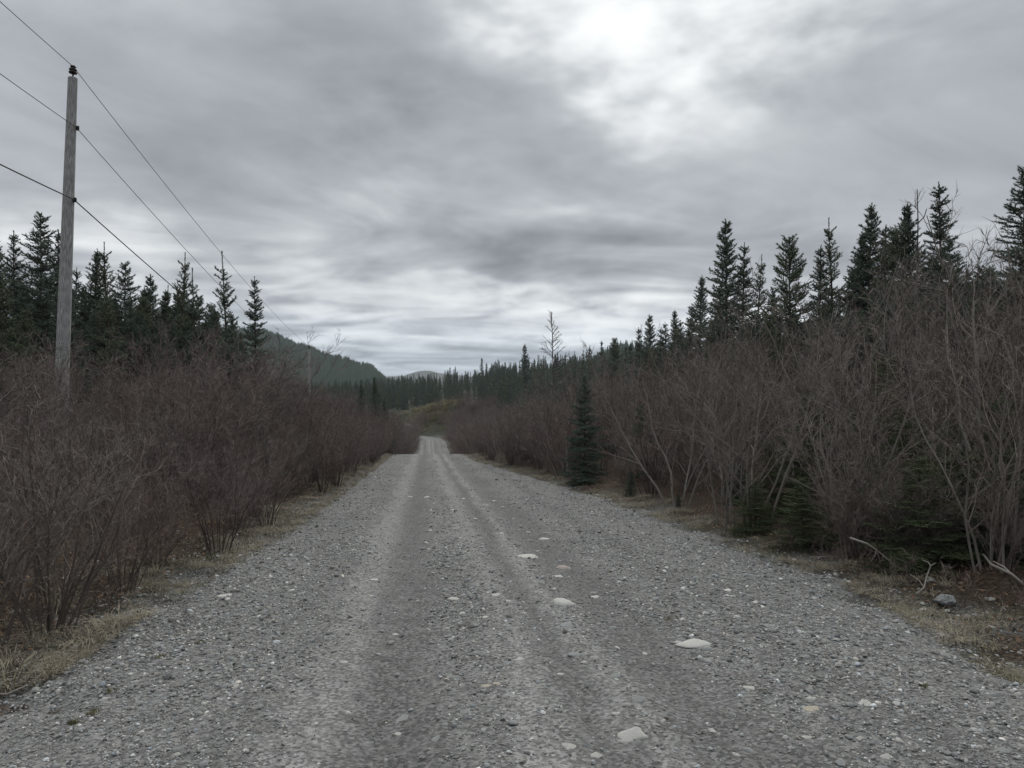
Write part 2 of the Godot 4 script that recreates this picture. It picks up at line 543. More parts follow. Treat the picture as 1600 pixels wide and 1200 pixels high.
	# the angular boulder on the right verge and its smaller neighbours
	var v := [[1475, 936, 32, 0.62, 2, "angular grey boulder on the right verge under the dry branch", "boulder"], [1447, 954, 22, 0.5, 0, "flat pale stone below left of the angular boulder", "stone"], [1512, 963, 12, 0.6, 1, "pinkish round stone below right of the angular boulder", "stone"], [1541, 958, 12, 0.5, 2, "bluish stone in moss right of the angular boulder", "stone"],
		[1547, 979, 14, 0.4, 0, "flat white stone in moss at the right verge", "stone"], [1545, 936, 20, 0.4, 2, "low grey stone half hidden in moss right of the boulder", "stone"], [1441, 942, 8, 0.5, 0, "small white stone left of the angular boulder", "stone"], [1497, 962, 7, 0.5, 0, "little pale pebble between boulder and pinkish stone", "stone"]]
	for a in v:
		var p := at_pixel(a[0], a[1] + a[2] * a[3] * 0.3)
		var hw: float = a[2] * 0.5 / FOCAL * -p.z
		var o := top(a[6], stone_mesh(rng, M["rock%d" % a[4]], 10, 14, 1.0, true) if a[6] != "boulder" else stone_mesh(rng, M.rock2, 12, 16, 1.0))
		o.position = p + Vector3(0, hw * a[3] * 0.4, 0)
		o.basis = Basis.from_euler(Vector3(0, 0.5, 0.05)) * Basis.from_scale(Vector3(hw, hw * a[3], hw * 0.9))
		tag(o, a[5], a[6])
	# pale flat ones sunk along the centre and the right track
	for k in 80:
		var f := 3.6 + 16.0 * pow(rng.randf(), 1.3)
		var dx := rng.randfn(0.0, 0.7)
		var x := dx + road_x(f)
		if absf(x) > 0.66 * f: continue
		var o := top("stone", rocks[[0, 2, 0, 2, 2, 0, 2, 0][rng.randi() % 8]][rng.randi() % 4])
		var s := 0.014 + 0.036 * pow(rng.randf(), 2.0)
		o.position = Vector3(x, ground(x, f) - s * 0.05, -f)
		o.basis = Basis.from_euler(Vector3(0, rng.randf() * TAU, 0)) * Basis.from_scale(Vector3(s * 1.3, s * rng.randf_range(0.22, 0.4), s * 0.9))
		tag(o, "pale flat stone sunk in the gravel along the middle of the road", "stone", "pale flat stones sunk in the road")
	# the many middling ones
	for k in 190:
		var f := 3.4 + 9.0 * pow(rng.randf(), 1.4)
		var dx := rng.randf_range(-3.2, 3.0)
		if rng.randf() > loose(dx, f): continue
		var x := dx + road_x(f)
		if absf(x) > 0.66 * f: continue
		var o := top("stone", rocks[[2, 2, 2, 2, 0, 2, 2][rng.randi() % 7]][rng.randi() % 4])
		var s := rng.randf_range(0.014, 0.032)
		o.position = Vector3(x, ground(x, f) + s * 0.15, -f)
		o.basis = Basis.from_euler(Vector3(0, rng.randf() * TAU, 0)) * Basis.from_scale(Vector3(s * 1.2, s * rng.randf_range(0.4, 0.7), s))
		tag(o, "fist-sized or smaller grey stone lying loose in the road gravel", "stone", "loose grey stones on the gravel road")

# ------------------------------------------------------------------ bare shrubs
func walk(r: RandomNumberGenerator, p: Vector3, d: Vector3, length: float, n: int, jitter: float, rise: float) -> PackedVector3Array:
	var a := PackedVector3Array([p])
	for k in n:
		d = (d + Vector3(r.randfn() * jitter, r.randfn() * jitter * 0.6 + rise, r.randfn() * jitter)).normalized()
		p += d * (length / n)
		a.append(p)
	return a

func along(p: PackedVector3Array, t: float) -> Vector3:
	var q := t * (p.size() - 1)
	var k := mini(int(q), p.size() - 2)
	return p[k].lerp(p[k + 1], q - k)

func side_way(r: RandomNumberGenerator, d: Vector3) -> Vector3:
	var q := Vector3(r.randfn(), r.randfn(), r.randfn())
	return (q - d * q.dot(d)).normalized()

func sprig(r: RandomNumberGenerator, g: Geo, p: Vector3, d: Vector3, length: float, w: float) -> void:
	var s := side_way(r, d) * w
	g.tri(p - s, p + s, p + d * length)

# o: h, stems, spread (outward lean), r (stem radius), branches, twigs, twiglets, from (where branching starts), bend
func shrub(called: String, o: Dictionary, mat: Material, stem_mat: Material, seed_: int, single_stems := false) -> Node3D:
	var r := RandomNumberGenerator.new()
	r.seed = seed_
	var root := Node3D.new()
	root.name = called
	var stems := Geo.new()
	var tw := Geo.new()
	for k in o.stems:
		var az: float = TAU * (k + r.randf()) / o.stems
		var outw := Vector3(cos(az), 0, sin(az))
		var lean: float = o.spread * r.randf_range(0.25, 1.15)
		var d := (Vector3.UP + outw * lean).normalized()
		var L: float = o.h * r.randf_range(0.72, 1.12) * (1.0 - 0.12 * lean)
		var r0: float = o.r * r.randf_range(0.7, 1.2)
		var p := walk(r, outw * r.randf_range(0.03, 0.24), d, L, 8, o.bend, 0.03)
		p[0].y = -0.15
		if single_stems:
			var g1 := Geo.new()
			g1.tube(p, r0, r0 * 0.2, 5)
			part("stem", g1.mesh(stem_mat), root)
		else:
			stems.tube(p, r0, r0 * 0.2, 3)
		for b in o.branches:
			var t: float = lerpf(o.from, 0.985, (b + r.randf()) / o.branches)
			var q := along(p, t)
			var dd := (along(p, minf(t + 0.05, 1.0)) - along(p, t - 0.05)).normalized()
			var bd := (dd * 0.75 + side_way(r, dd) * 0.75 + Vector3.UP * 0.25).normalized()
			var bl: float = L * (0.40 * (1.0 - t) + 0.10) * r.randf_range(0.6, 1.2)
			var bp := walk(r, q, bd, bl, 4, 0.2, 0.05)
			tw.tube(bp, r0 * 0.5 * (1.1 - t * 0.7), 0.0018, 3)
			var lb := r.randf_range(0.5, 1.3) if r.randf() > 0.15 else r.randf_range(1.5, 2.2)
			tw.tint(Color(lb, lb, lb))
			for w in o.twigs:
				var tt := r.randf_range(0.15, 1.0)
				var q2 := along(bp, tt)
				var d2 := (bp[4] - bp[0]).normalized()
				var td := (d2 * 0.8 + side_way(r, d2) * 0.7 + Vector3.UP * 0.2).normalized()
				var tl := bl * r.randf_range(0.2, 0.5) + 0.06
				var e := walk(r, q2, td, tl, 2, 0.2, 0.04)
				tw.tube(e, 0.0036, 0.0014, 3)
				for z in o.twiglets:
					var td2 := (td + side_way(r, td) * 0.8).normalized()
					sprig(r, tw, along(e, r.randf_range(0.2, 1.0)), td2, r.randf_range(0.06, 0.2), 0.003)
				var l := clampf(r.randfn(0.85, 0.4), 0.3, 1.6) if r.randf() > 0.14 else r.randf_range(1.7, 2.8)
				tw.tint(Color(l, l * 0.985, l * 0.97))
	if not single_stems:
		part("stems", stems.mesh(stem_mat), root)
	part("twigs", tw.mesh(mat), root)
	return root

# ------------------------------------------------------------------ conifers
# o: h, w (crown radius at the foot), whorl (metres between whorls), per (branches a whorl), pow, up (degrees of rise at the top), down, side (metres between branchlets), needle, nw, step, leader
func conifer(called: String, o: Dictionary, mat: Material, seed_: int) -> Node3D:
	var r := RandomNumberGenerator.new()
	r.seed = seed_
	var root := Node3D.new()
	root.name = called
	var trunk := Geo.new()
	var wood := Geo.new()
	var g := Geo.new()
	var h: float = o.h
	var tr := walk(r, Vector3(0, -0.2, 0), Vector3.UP, h + 0.2, 10, 0.012, 0.08)
	trunk.tube(tr, h * 0.011 + 0.01, 0.006, 7)
	var leader: float = o.leader
	if o.step > 0.0:
		var z := h * (1.0 - leader)
		while z < h:
			var c := along(tr, (z + 0.2) / (h + 0.2))
			for q in 2:
				var d := (Vector3.UP * 1.3 + side_way(r, Vector3.UP)).normalized()
				sprig(r, g, c, d, o.needle * 0.75, o.nw * 0.6)
			z += o.step * 0.9
	var y: float = h * o.foot
	while y < h * (1.0 - leader * o.get("bare", 0.35)):
		var rel := y / h
		var n: int = o.per + r.randi_range(-1, 1)
		var turn := r.randf() * TAU
		var reach: float = o.w * pow(1.0 - rel * (1.0 - leader * 0.3), o.pow)
		for k in n:
			var az: float = turn + TAU * k / n + r.randfn() * 0.25
			var L := reach * r.randf_range(0.62, 1.18) + 0.03 * h / 7.0
			if r.randf() < o.get("gap", 0.0): L *= 0.35
			var tilt := deg_to_rad(lerpf(o.down, o.up, pow(rel, 1.3)) + r.randfn() * 7.0)
			var d := Vector3(cos(az) * cos(tilt), sin(tilt), sin(az) * cos(tilt))
			var q := along(tr, (y + r.randfn() * o.whorl * 0.25 + 0.2) / (h + 0.2))
			var bp := PackedVector3Array([q])
			var seg := 4
			for s in seg:
				d = (d + Vector3(0, 0.09 if s > 0 else -0.03, 0) + Vector3(r.randfn(), r.randfn(), r.randfn()) * 0.05).normalized()
				bp.append(bp[s] + d * L / seg)
			wood.tube(bp, 0.004 + 0.012 * L, 0.003, 3)
			g.tint(Color(1, 1, 1))
			needles(r, g, bp, 0.12, o)
			if o.side > 0.0:
				var z2 := 0.14 * L
				var flip := 1.0
				while z2 < L * 0.97:
					var c := along(bp, z2 / L)
					var ax := (along(bp, minf(1.0, z2 / L + 0.05)) - along(bp, z2 / L - 0.05)).normalized()
					var sd := ax.cross(Vector3.UP).normalized() * flip
					var bl := minf((L - z2) * 0.62 + 0.05, 0.42 * L) * r.randf_range(0.6, 1.15)
					var bd := (ax * 0.75 + sd * 0.75 + Vector3(0, r.randfn() * 0.16 - 0.06, 0)).normalized()
					needles(r, g, PackedVector3Array([c, c + bd * bl * 0.5, c + (bd * 0.93 + Vector3(0, 0.05, 0)) * bl]), 0.0, o)
					flip = -flip
					z2 += o.side * r.randf_range(0.7, 1.3)
			var tone := clampf(r.randfn(1.0, 0.25), 0.5, 1.5)
			g.tint(Color(tone * r.randf_range(0.92, 1.15), tone, tone * 0.95))
		y += o.whorl * r.randf_range(0.6, 1.3) * lerpf(1.0, 0.75, rel)
	part("trunk", trunk.mesh(M.bark), root)
	part("branches", wood.mesh(M.bark), root)
	part("crown", g.mesh(mat), root)
	return root

func needles(r: RandomNumberGenerator, g: Geo, p: PackedVector3Array, from: float, o: Dictionary) -> void:
	var L := p[0].distance_to(p[p.size() - 1])
	var z := L * from
	var nl: float = o.needle
	while z < L:
		var t := z / L
		var c := along(p, t)
		var k := mini(int(t * (p.size() - 1)), p.size() - 2)
		var d := (p[k + 1] - p[k]).normalized()
		for q in 2:
			var s := side_way(r, d)
			var e := (d * 0.75 + s * 0.8 + Vector3.UP * 0.18).normalized()
			var w: Vector3 = d.cross(s) * o.nw * 0.5
			g.tri(c - w, c + w, c + e * nl * r.randf_range(0.75, 1.2))
		z += o.step * r.randf_range(0.7, 1.3)

# ------------------------------------------------------------------ building the place
func _ready() -> void:
	rng.seed = 4
	nz.seed = 3
	nz.frequency = 0.02
	nz.fractal_octaves = 3
	nz2.seed = 8
	nz2.frequency = 0.05
	nz2.fractal_octaves = 2
	# camera
	var cam := Camera3D.new()
	cam.name = "camera"
	cam.position = Vector3(0, EYE, 0)
	cam.fov = rad_to_deg(2.0 * atan(600.0 / FOCAL))
	cam.near = 0.1
	cam.far = 9000.0
	cam.current = true
	add_child(cam)
	# sky, sun, exposure
	var env := Environment.new()
	env.background_mode = Environment.BG_SKY
	var sky := Sky.new()
	var pan := PanoramaSkyMaterial.new()
	pan.panorama = make_sky()
	sky.sky_material = pan
	env.sky = sky
	env.tonemap_mode = Environment.TONE_MAPPER_LINEAR
	env.tonemap_exposure = 1.26
	env.sdfgi_enabled = true
	env.ssao_enabled = true
	env.ssil_enabled = true
	env.fog_enabled = true
	env.fog_density = 0.00018
	env.fog_light_color = Color(0.86, 0.89, 0.93)
	var we := WorldEnvironment.new()
	we.name = "world_environment"
	we.environment = env
	add_child(we)
	var sun := DirectionalLight3D.new()
	sun.name = "sun"
	sun.light_energy = 0.5
	sun.light_angular_distance = 14.0
	sun.light_color = Color(1.0, 0.985, 0.95)
	sun.shadow_enabled = true
	sun.rotation = Vector3(deg_to_rad(-36.0), deg_to_rad(180.0 - 9.0), 0)
	add_child(sun)
	make_materials()
	terrain()
	road()
	hills()
	conifers()
	poles()
	thickets()
	verges()
	stones()

func terrain() -> void:
	var g := Geo.new()
	var angles := PackedFloat32Array()
	var a := -180.0
	while a < 180.0:
		angles.append(deg_to_rad(a))
		a += 0.5 if absf(a + 0.25) < 52.0 else 5.0
	angles.append(PI)
	var rad := PackedFloat32Array()
	var q := 0.8
	while q < 3600.0:
		rad.append(q)
		q = q * 1.034 + 0.02
	var m := angles.size()
	g.v.append(Vector3(0, land(0, 0), 0))
	g.c.append(Color(0.12, 0.12, 0.11))
	for rr in rad:
		for t in angles:
			var x := sin(t) * rr
			var f := cos(t) * rr
			g.v.append(Vector3(x, land(x, f), -f))
			g.c.append(earth_tint(x, f))
	for j in rad.size() - 1:
		for s in m - 1:
			var k := 1 + j * m + s
			g.i.append_array([k, k + m, k + 1, k + 1, k + m, k + m + 1])
	for s in m - 1:
		g.i.append_array([0, 1 + s, 2 + s])
	g.smooth()
	for k in g.n.size():
		if g.n[k].y < 0.0: g.n[k] = -g.n[k]
	var o := top("ground", g.mesh(M.earth))
	tag(o, "ground of moss, litter and straw on both sides of the gravel road", "", "", "structure")

func earth_tint(x: float, f: float) -> Color:
	var dx := x - road_x(f)
	var hw := half_left(f) if dx < 0.0 else half_right(f)
	var out := absf(dx) - hw + (edge(dx, f) if f < 170.0 else 0.0)
	var n := nz.get_noise_2d(x * 40.0, f * 40.0 + 300.0)
	var n2 := nz.get_noise_2d(x * 17.0 + 500.0, f * 17.0)
	var litter := Color(0.11, 0.08, 0.062)
	var straw := Color(0.19, 0.168, 0.125)
	var moss := Color(0.088, 0.088, 0.054)
	var grit := Color(0.22, 0.22, 0.212)
	if f > 300.0:
		return Color(0.085, 0.105, 0.078).lerp(Color(0.105, 0.105, 0.08), clampf(n2 + 0.5, 0.0, 1.0))
	if f > 145.0:
		var mound := exp(-pow((x + 13.0) / 8.0, 2.0) - pow((f - 166.0) / 9.0, 2.0))
		return Color(0.062, 0.068, 0.048).lerp(straw.lerp(moss, 0.4 + n), clampf(mound * 1.6, 0.0, 1.0))
	var c := grit.lerp(straw.lerp(moss, clampf(0.45 + n * 1.4, 0.0, 1.0)), sm(0.0, 0.5, out + 0.7 * n))
	return c.lerp(litter, sm(0.0, 0.55, out + 0.9 * n2))

func road() -> void:
	var g := Geo.new()
	var fs := PackedFloat32Array()
	var f := -4.0
	while f < 166.0:
		fs.append(f)
		f += 0.05 + 0.011 * maxf(0.0, f)
	var cols := 160
	for q in fs:
		for k in cols:
			var dx := -4.9 + 9.8 * k / (cols - 1.0)
			g.v.append(Vector3(road_x(q) + dx, road_top(dx, q), -q))
			g.c.append(road_tint(dx, q))
	for j in fs.size() - 1:
		for k in cols - 1:
			var a := j * cols + k
			g.i.append_array([a, a + cols, a + 1, a + 1, a + cols, a + cols + 1])
	g.smooth()
	for k in g.n.size():
		if g.n[k].y < 0.0: g.n[k] = -g.n[k]
	tag(top("road", g.mesh(M.gravel)), "grey gravel road with worn wheel tracks running downhill", "", "", "structure")

func road_tint(dx: float, f: float) -> Color:
	# crushed rock, pale dust along the two packed tracks, damp dark fines between
	var n := nz2.get_noise_2d(dx * 160.0, f * 60.0)
	var n2 := nz.get_noise_2d(dx * 50.0, f * 12.0 + 90.0)
	var c := Color(0.225, 0.226, 0.224)
	var pale := 0.0
	for r in [[-1.72, 0.28], [-0.5, 0.2], [0.05, 0.12]]:
		pale = maxf(pale, 1.0 - absf(dx - r[0] + 0.12 * n2) / r[1] + 0.55 * n)
	var dark := 0.0
	for r in [[-1.25, 0.32], [-0.18, 0.1], [0.5, 0.36], [1.5, 0.2]]:
		dark = maxf(dark, 1.0 - absf(dx - r[0] + 0.12 * n2) / r[1] + 0.55 * n)
	c = c.lerp(Color(0.29, 0.29, 0.287), clampf(pale * 1.6, 0.0, 1.0))
	c = c.lerp(Color(0.182, 0.182, 0.181), clampf(dark * 1.6, 0.0, 1.0))
	var l := 1.0 + 0.22 * n + 0.14 * n2
	return Color(c.r * l, c.g * l, c.b * l)

func hills() -> void:
	pass

# ------------------------------------------------------------------ conifers
const FINE := {"side": 0.07, "needle": 0.075, "nw": 0.03, "step": 0.03}

func place(proto: Node3D, h0: float, called: String, px: float, py: float, f: float, label: String, group := "", wide := 1.0) -> void:
	var x := (px - 800.0) / FOCAL * f
	var y := land(x, f)
	var h := EYE + (600.0 - py) / FOCAL * f - y
	var o := copy(proto, called)
	o.position = Vector3(x, y, -f)
	o.basis = Basis(Vector3.UP, rng.randf() * TAU) * Basis.from_scale(Vector3(h / h0 * wide, h / h0, h / h0 * wide))
	tag(o, label, "tree", group)

func conifers() -> void:
	var P := []
	# 0 dense pointed, 1 broad, 2 open with upswept shoots, 3 slender, 4 flat-topped dense, 5 open young with a long leader
	P.append(conifer("spruce", FINE.merged({"h": 7.0, "w": 1.5, "whorl": 0.23, "per": 7, "pow": 0.8, "up": 45.0, "down": -8.0, "leader": 0.045, "foot": 0.04}), M.needle0, 1))
	P.append(conifer("spruce", FINE.merged({"h": 7.0, "w": 2.0, "whorl": 0.25, "per": 7, "pow": 0.75, "up": 30.0, "down": -12.0, "leader": 0.05, "foot": 0.04, "gap": 0.15}), M.needle2, 2))
	P.append(conifer("spruce", FINE.merged({"h": 7.0, "w": 1.35, "whorl": 0.34, "per": 5, "pow": 0.8, "up": 52.0, "down": 8.0, "leader": 0.1, "bare": 0.75, "foot": 0.04, "side": 0.12, "gap": 0.1}), M.needle1, 3))
	P.append(conifer("spruce", FINE.merged({"h": 7.0, "w": 1.0, "whorl": 0.23, "per": 6, "pow": 0.7, "up": 40.0, "down": -10.0, "leader": 0.07, "foot": 0.04}), M.needle2, 4))
	P.append(conifer("spruce", FINE.merged({"h": 7.0, "w": 1.5, "whorl": 0.24, "per": 6, "pow": 0.5, "up": 48.0, "down": -6.0, "leader": 0.03, "foot": 0.04}), M.needle1, 5))
	P.append(conifer("spruce", FINE.merged({"h": 7.0, "w": 1.2, "whorl": 0.42, "per": 5, "pow": 0.75, "up": 48.0, "down": 12.0, "leader": 0.13, "bare": 0.8, "foot": 0.04, "side": 0.14}), M.needle0, 6))
	P.append(conifer("spruce", FINE.merged({"h": 7.0, "w": 2.2, "whorl": 0.3, "per": 6, "pow": 0.6, "up": 25.0, "down": -12.0, "leader": 0.05, "foot": 0.02, "gap": 0.2}), M.fresh, 7))
	var left := [
		[0, 372, 25, 0, "dark spruce cut by the left edge of view"], [22, 362, 26, 3, "thin-topped spruce left of the tall broad one beside the pole"], [55, 333, 25, 1, "tall broad spruce just left of the utility pole"], [93, 360, 30, 3, "thin spruce spire right behind the utility pole"],
		[115, 418, 28, 3, "short spruce spire just right of the utility pole"], [144, 388, 26, 0, "first pointed spruce right of the utility pole"], [170, 380, 26, 2, "spire-topped spruce, taller of the pair right of the pole"], [193, 412, 25, 1, "ragged spruce right of the pair by the pole"],
		[222, 448, 27, 3, "small spruce in the dip left of the lone pointed one"], [237, 427, 27, 0, "pointed spruce left of the twin-leader tree"], [281, 392, 25, 2, "twin-leader spruce with long bare top shoot left of the road"], [307, 418, 24, 5, "sparse young spruce with a bare leader between two taller ones"],
		[357, 393, 25, 5, "open-branched spruce standing tall in a gap under the wires"], [400, 432, 27, 3, "narrow rightmost spruce of the left stand before the hill"],
		[263, 470, 26, 0, "low spruce under the twin-leader tree"], [335, 500, 27, 1, "low bushy spruce left of the open-branched one"]]
	for a in left:
		place(P[a[3]], 7.0, "spruce", a[0], a[1], a[2], a[4])
	var right := [
		[1000, 512, 62, 3, "thin spruce first of the row rising to the right"], [1015, 491, 58, 0, "small pointed spruce second in the row rising right"], [1030, 512, 60, 3, "short spruce spire third in the rising row"], [1041, 503, 58, 3, "slender spruce fourth in the rising row"], [1058, 484, 52, 0, "dense little spruce left of the tallest roadside group"],
		[1066, 500, 52, 3, "thin spruce leaning on the dense little one"], [1078, 475, 46, 3, "narrow spruce close left of the stepped spruce"], [1091, 430, 42, 0, "stepped spruce left of the tall dense spire"], [1133, 343, 33, 0, "tall dense spruce spire right of the road"], [1158, 380, 33, 3, "narrow spruce just right of the tall dense spire"],
		[1180, 397, 32, 2, "sparse-topped spruce two right of the tall dense spire"], [1236, 372, 29, 4, "round-topped dense spruce standing alone right of the road"], [1278, 384, 28, 3, "broken-looking slim spruce right of the round-topped one"], [1304, 341, 27, 2, "pointed spruce with airy tiers above the alders"], [1339, 362, 26, 0, "spruce shoulder left of the double-topped group"],
		[1357, 316, 26, 0, "bushy tall spruce left in the double-topped group"], [1379, 352, 26, 3, "thin spruce between the two bushy tall ones"], [1407, 325, 25, 2, "airy spire between the bushy tall spruces"], [1396, 360, 24, 4, "dense low-topped spruce in the middle of the group"], [1428, 315, 24, 0, "bushy tall spruce with a dead leader beside it"],
		[1475, 284, 23, 3, "slender tall spire with layered branches far right"], [1490, 372, 22, 1, "ragged spruce at the foot of the slender tall spire"], [1596, 262, 17, 1, "largest spruce, cut by the right edge of view"], [1545, 420, 19, 4, "spruce with a long side bough left of the largest one"], [1515, 440, 21, 0, "low spruce in the gap left of the largest one"],
		[1450, 400, 24, 1, "dark spruce under the bushy tall one with dead leader"], [1330, 420, 27, 1, "dark spruce under the left bushy tall one"], [1120, 450, 36, 1, "spruce skirts left under the tall dense spire"], [1205, 450, 31, 1, "low spruce between sparse-topped and round-topped spruces"]]
	for a in right:
		place(P[a[3]], 7.0, "spruce", a[0], a[1], a[2], a[4], "", 1.15 if a[3] == 3 else 1.0)
	# dead leader beside the bushy tall spruce
	var dl := Geo.new()
	dl.tube(PackedVector3Array([Vector3(0, -2.2, 0), Vector3(0.03, -1.0, 0), Vector3(0, 0, 0)]), 0.022, 0.014, 5)
	dl.tube(PackedVector3Array([Vector3(0.02, -1.05, 0), Vector3(0.22, -0.85, 0), Vector3(0.3, -0.6, 0)]), 0.02, 0.012, 5)
	var dt := thing("dead_snag", Vector3((1433.0 - 800.0) / FOCAL * 23.8, EYE + (600.0 - 296.0) / FOCAL * 23.8, -23.8))
	var lower := Geo.new()
	lower.tube(PackedVector3Array([Vector3(0, -7.6, 0), Vector3(0.05, -4.5, 0), Vector3(0, -2.2, 0)]), 0.05, 0.022, 6)
	part("forked_top", dl.mesh(M.bark), dt)
	part("trunk", lower.mesh(M.bark), dt)
	tag(dt, "bare dead forked leader poking above the bushy tall spruce", "snag")
	# fill of the stands
	for k in 100:
		var f := rng.randf_range(21.0, 36.0)
		var px := rng.randf_range(-170.0, 400.0)
		var py := 425.0 + 70.0 * rng.randf() + 50.0 * sm(200.0, 400.0, px)
		place(P[[0, 1, 4, 1, 2][rng.randi() % 5]], 7.0, "spruce", px, py, f, "dark green spruce inside the dense stand behind the left thicket", "spruces filling the stand left of the road")
	for k in 230:
		var px := rng.randf_range(1000.0, 1720.0)
		var f := rng.randf_range(16.0, 26.0) if px > 1300.0 else rng.randf_range(26.0, 55.0) * lerpf(1.1, 0.8, (px - 1000.0) / 300.0)
		var py := lerpf(525.0, 400.0, (px - 1000.0) / 600.0) + 75.0 * rng.randf()
		place(P[[0, 1, 4, 1, 2][rng.randi() % 5]], 7.0, "spruce", px, py, f, "dark green spruce inside the dense stand behind the right thicket", "spruces filling the stand right of the road")
	# young spruces among the alders
	var young := [[914, 588, 22.4, 1, "young dark spruce standing among alders at the road's right edge"], [985, 735, 18.2, 1, "low spreading spruce at the right roadside beyond the young one"], [1060, 770, 15.5, 1, "small flat spruce under the alders right of the road"], [1205, 690, 13.0, 6, "spruce bough mass behind pale alder stems"], [1150, 700, 15.0, 1, "round young spruce deep among alders"],
		[1330, 690, 10.6, 6, "green young spruce behind the leaning alder stems"], [1420, 640, 9.6, 6, "bright green spruce in the shade near the angular boulder"], [1480, 660, 9.8, 6, "young spruce behind the two straight pale stems"], [1560, 620, 9.2, 6, "dark young spruce at the right edge of view"], [1610, 560, 10.0, 6, "taller young spruce partly outside the right edge"], [1390, 560, 12.0, 6, "half-grown spruce behind the bright green one"], [1270, 600, 13.0, 6, "half-grown spruce left of the bright green one"],
		[1440, 715, 8.4, 6, "low green spruce bough mass behind the angular boulder"], [1500, 700, 8.7, 6, "low green spruce between the pale stems right of the boulder"], [1585, 700, 8.2, 6, "low green spruce by the thick dead limb"], [1380, 730, 9.3, 6, "low green spruce behind the leaning broken branch"], [1255, 745, 10.4, 6, "low green spruce at the verge where the dry sticks lie"], [1180, 750, 11.8, 6, "low green spruce beside the leftmost leaning alder stems"],
		[1520, 540, 12.0, 6, "half-grown dark spruce behind the right alders"], [410, 640, 17.0, 1, "young spruce hidden in the left thicket beside a pale twig"], [588, 588, 57.0, 0, "dark spruce where the left thicket meets the dip"], [566, 592, 60.0, 3, "slender dark spruce left of the one by the dip"], [602, 622, 58.0, 0, "low spruce skirt right of the one by the dip"]]
	for a in young:
		place(P[a[3]], 7.0, "young_spruce", a[0], a[1], a[2], a[4], "", 1.9 if a[4].begins_with("low green") else (1.3 if a[2] < 20.0 else 1.0))
	for k in 26:
		var f := 9.5 + 34.0 * pow(rng.randf(), 1.2)
		var x := road_x(f) + half_right(f) + rng.randf_range(1.6, 5.5)
		if x > 0.7 * f: continue
		place(P[[6, 1, 4][rng.randi() % 3]], 7.0, "young_spruce", 800.0 + x / f * FOCAL, 600.0 - (road_y(f) + rng.randf_range(1.3, 3.2) - EYE) / f * FOCAL, f, "young green spruce growing among the bare alders right of the road", "young spruces among the right alders", 1.35)
	# bare larch against the sky
	var r := RandomNumberGenerator.new()
	r.seed = 77
	var lx := (866.0 - 800.0) / FOCAL * 92.0
	var ly := land(lx, 92.0)
	var lh := EYE + (600.0 - 486.0) / FOCAL * 92.0 - ly
	var tg := Geo.new()
	var bg := Geo.new()
	var tp := walk(r, Vector3.ZERO, Vector3.UP, lh, 8, 0.02, 0.1)
	tg.tube(tp, 0.13, 0.03, 6)
	for k in 46:
		var t := lerpf(0.35, 0.99, k / 46.0)
		var az: float = r.randf() * TAU
		var d := Vector3(cos(az), lerpf(-0.05, 0.9, t), sin(az)).normalized()
		var L := (1.0 - t) * 5.2 * r.randf_range(0.5, 1.1) + 0.5
		var p := walk(r, along(tp, t), d, L, 4, 0.14, 0.05)
		bg.tube(p, 0.05, 0.02, 3)
		for q in 7:
			var d2 := (d + side_way(r, d) * 0.8).normalized()
			bg.tube(walk(r, along(p, r.randf_range(0.25, 1.0)), d2, L * r.randf_range(0.15, 0.4), 2, 0.15, 0.05), 0.02, 0.011, 3)
	var larch := thing("bare_larch", Vector3(lx, ly, -92.0))
	part("trunk", tg.mesh(M.bark), larch)
	part("branches", bg.mesh(M.bark), larch)
	tag(larch, "bare leafless larch standing alone against the sky right of the dip", "tree")
	# the wooded slope beyond the dip: coarser trees, since each is a few pixels wide
	var far := []
	for k in 4:
		far.append(conifer("far_spruce", {"h": 8.0, "w": [1.3, 1.0, 1.6, 0.8][k], "whorl": 0.5, "per": 6, "pow": 0.8, "up": 30.0, "down": -12.0, "side": 0.5, "needle": 0.24, "nw": 0.13, "step": 0.16, "leader": 0.06, "foot": 0.03}, [M.needle0, M.needle1, M.needle2, M.needle2][k], 20 + k))
	var sky_line := [[823, 538, 175, 2, "tallest spruce on the far slope left of the bare larch"], [752, 560, 215, 0, "pointed spruce on the far slope crest"], [760, 566, 215, 1, "thin spruce right of the pointed crest spruce"], [835, 560, 190, 1, "short spruce left under the bare larch"], [848, 556, 190, 1, "little spruce right under the bare larch"], [712, 572, 250, 1, "slender spruce low on the far crest"], [703, 574, 250, 0, "spruce at the low end of the far crest"], [695, 578, 255, 1, "small spruce at the low end of the far crest"],
		[910, 548, 170, 1, "spruce with a thin tip on the slope crest near the dome hill"], [898, 556, 170, 0, "spruce on the slope crest between larch and dome hill"], [922, 540, 150, 1, "thin spruce left of the dome hill"], [940, 533, 150, 3, "very thin spruce spire in front of the dome hill"], [960, 530, 110, 4, "spruce with a round tufted crown at the dome hill"], [978, 540, 110, 3, "thin spruce right of the round tufted one"], [988, 538, 95, 0, "small dark spruce at the foot of the rising row"]]
	for a in sky_line:
		if a[3] == 4:
			place(P[4], 7.0, "far_spruce", a[0], a[1], a[2], a[4])
		else:
			place(far[a[3]], 8.0, "far_spruce", a[0], a[1], a[2], a[4])
	var rest := [[], [], [], []]
	var n := 0
	var tries := 0
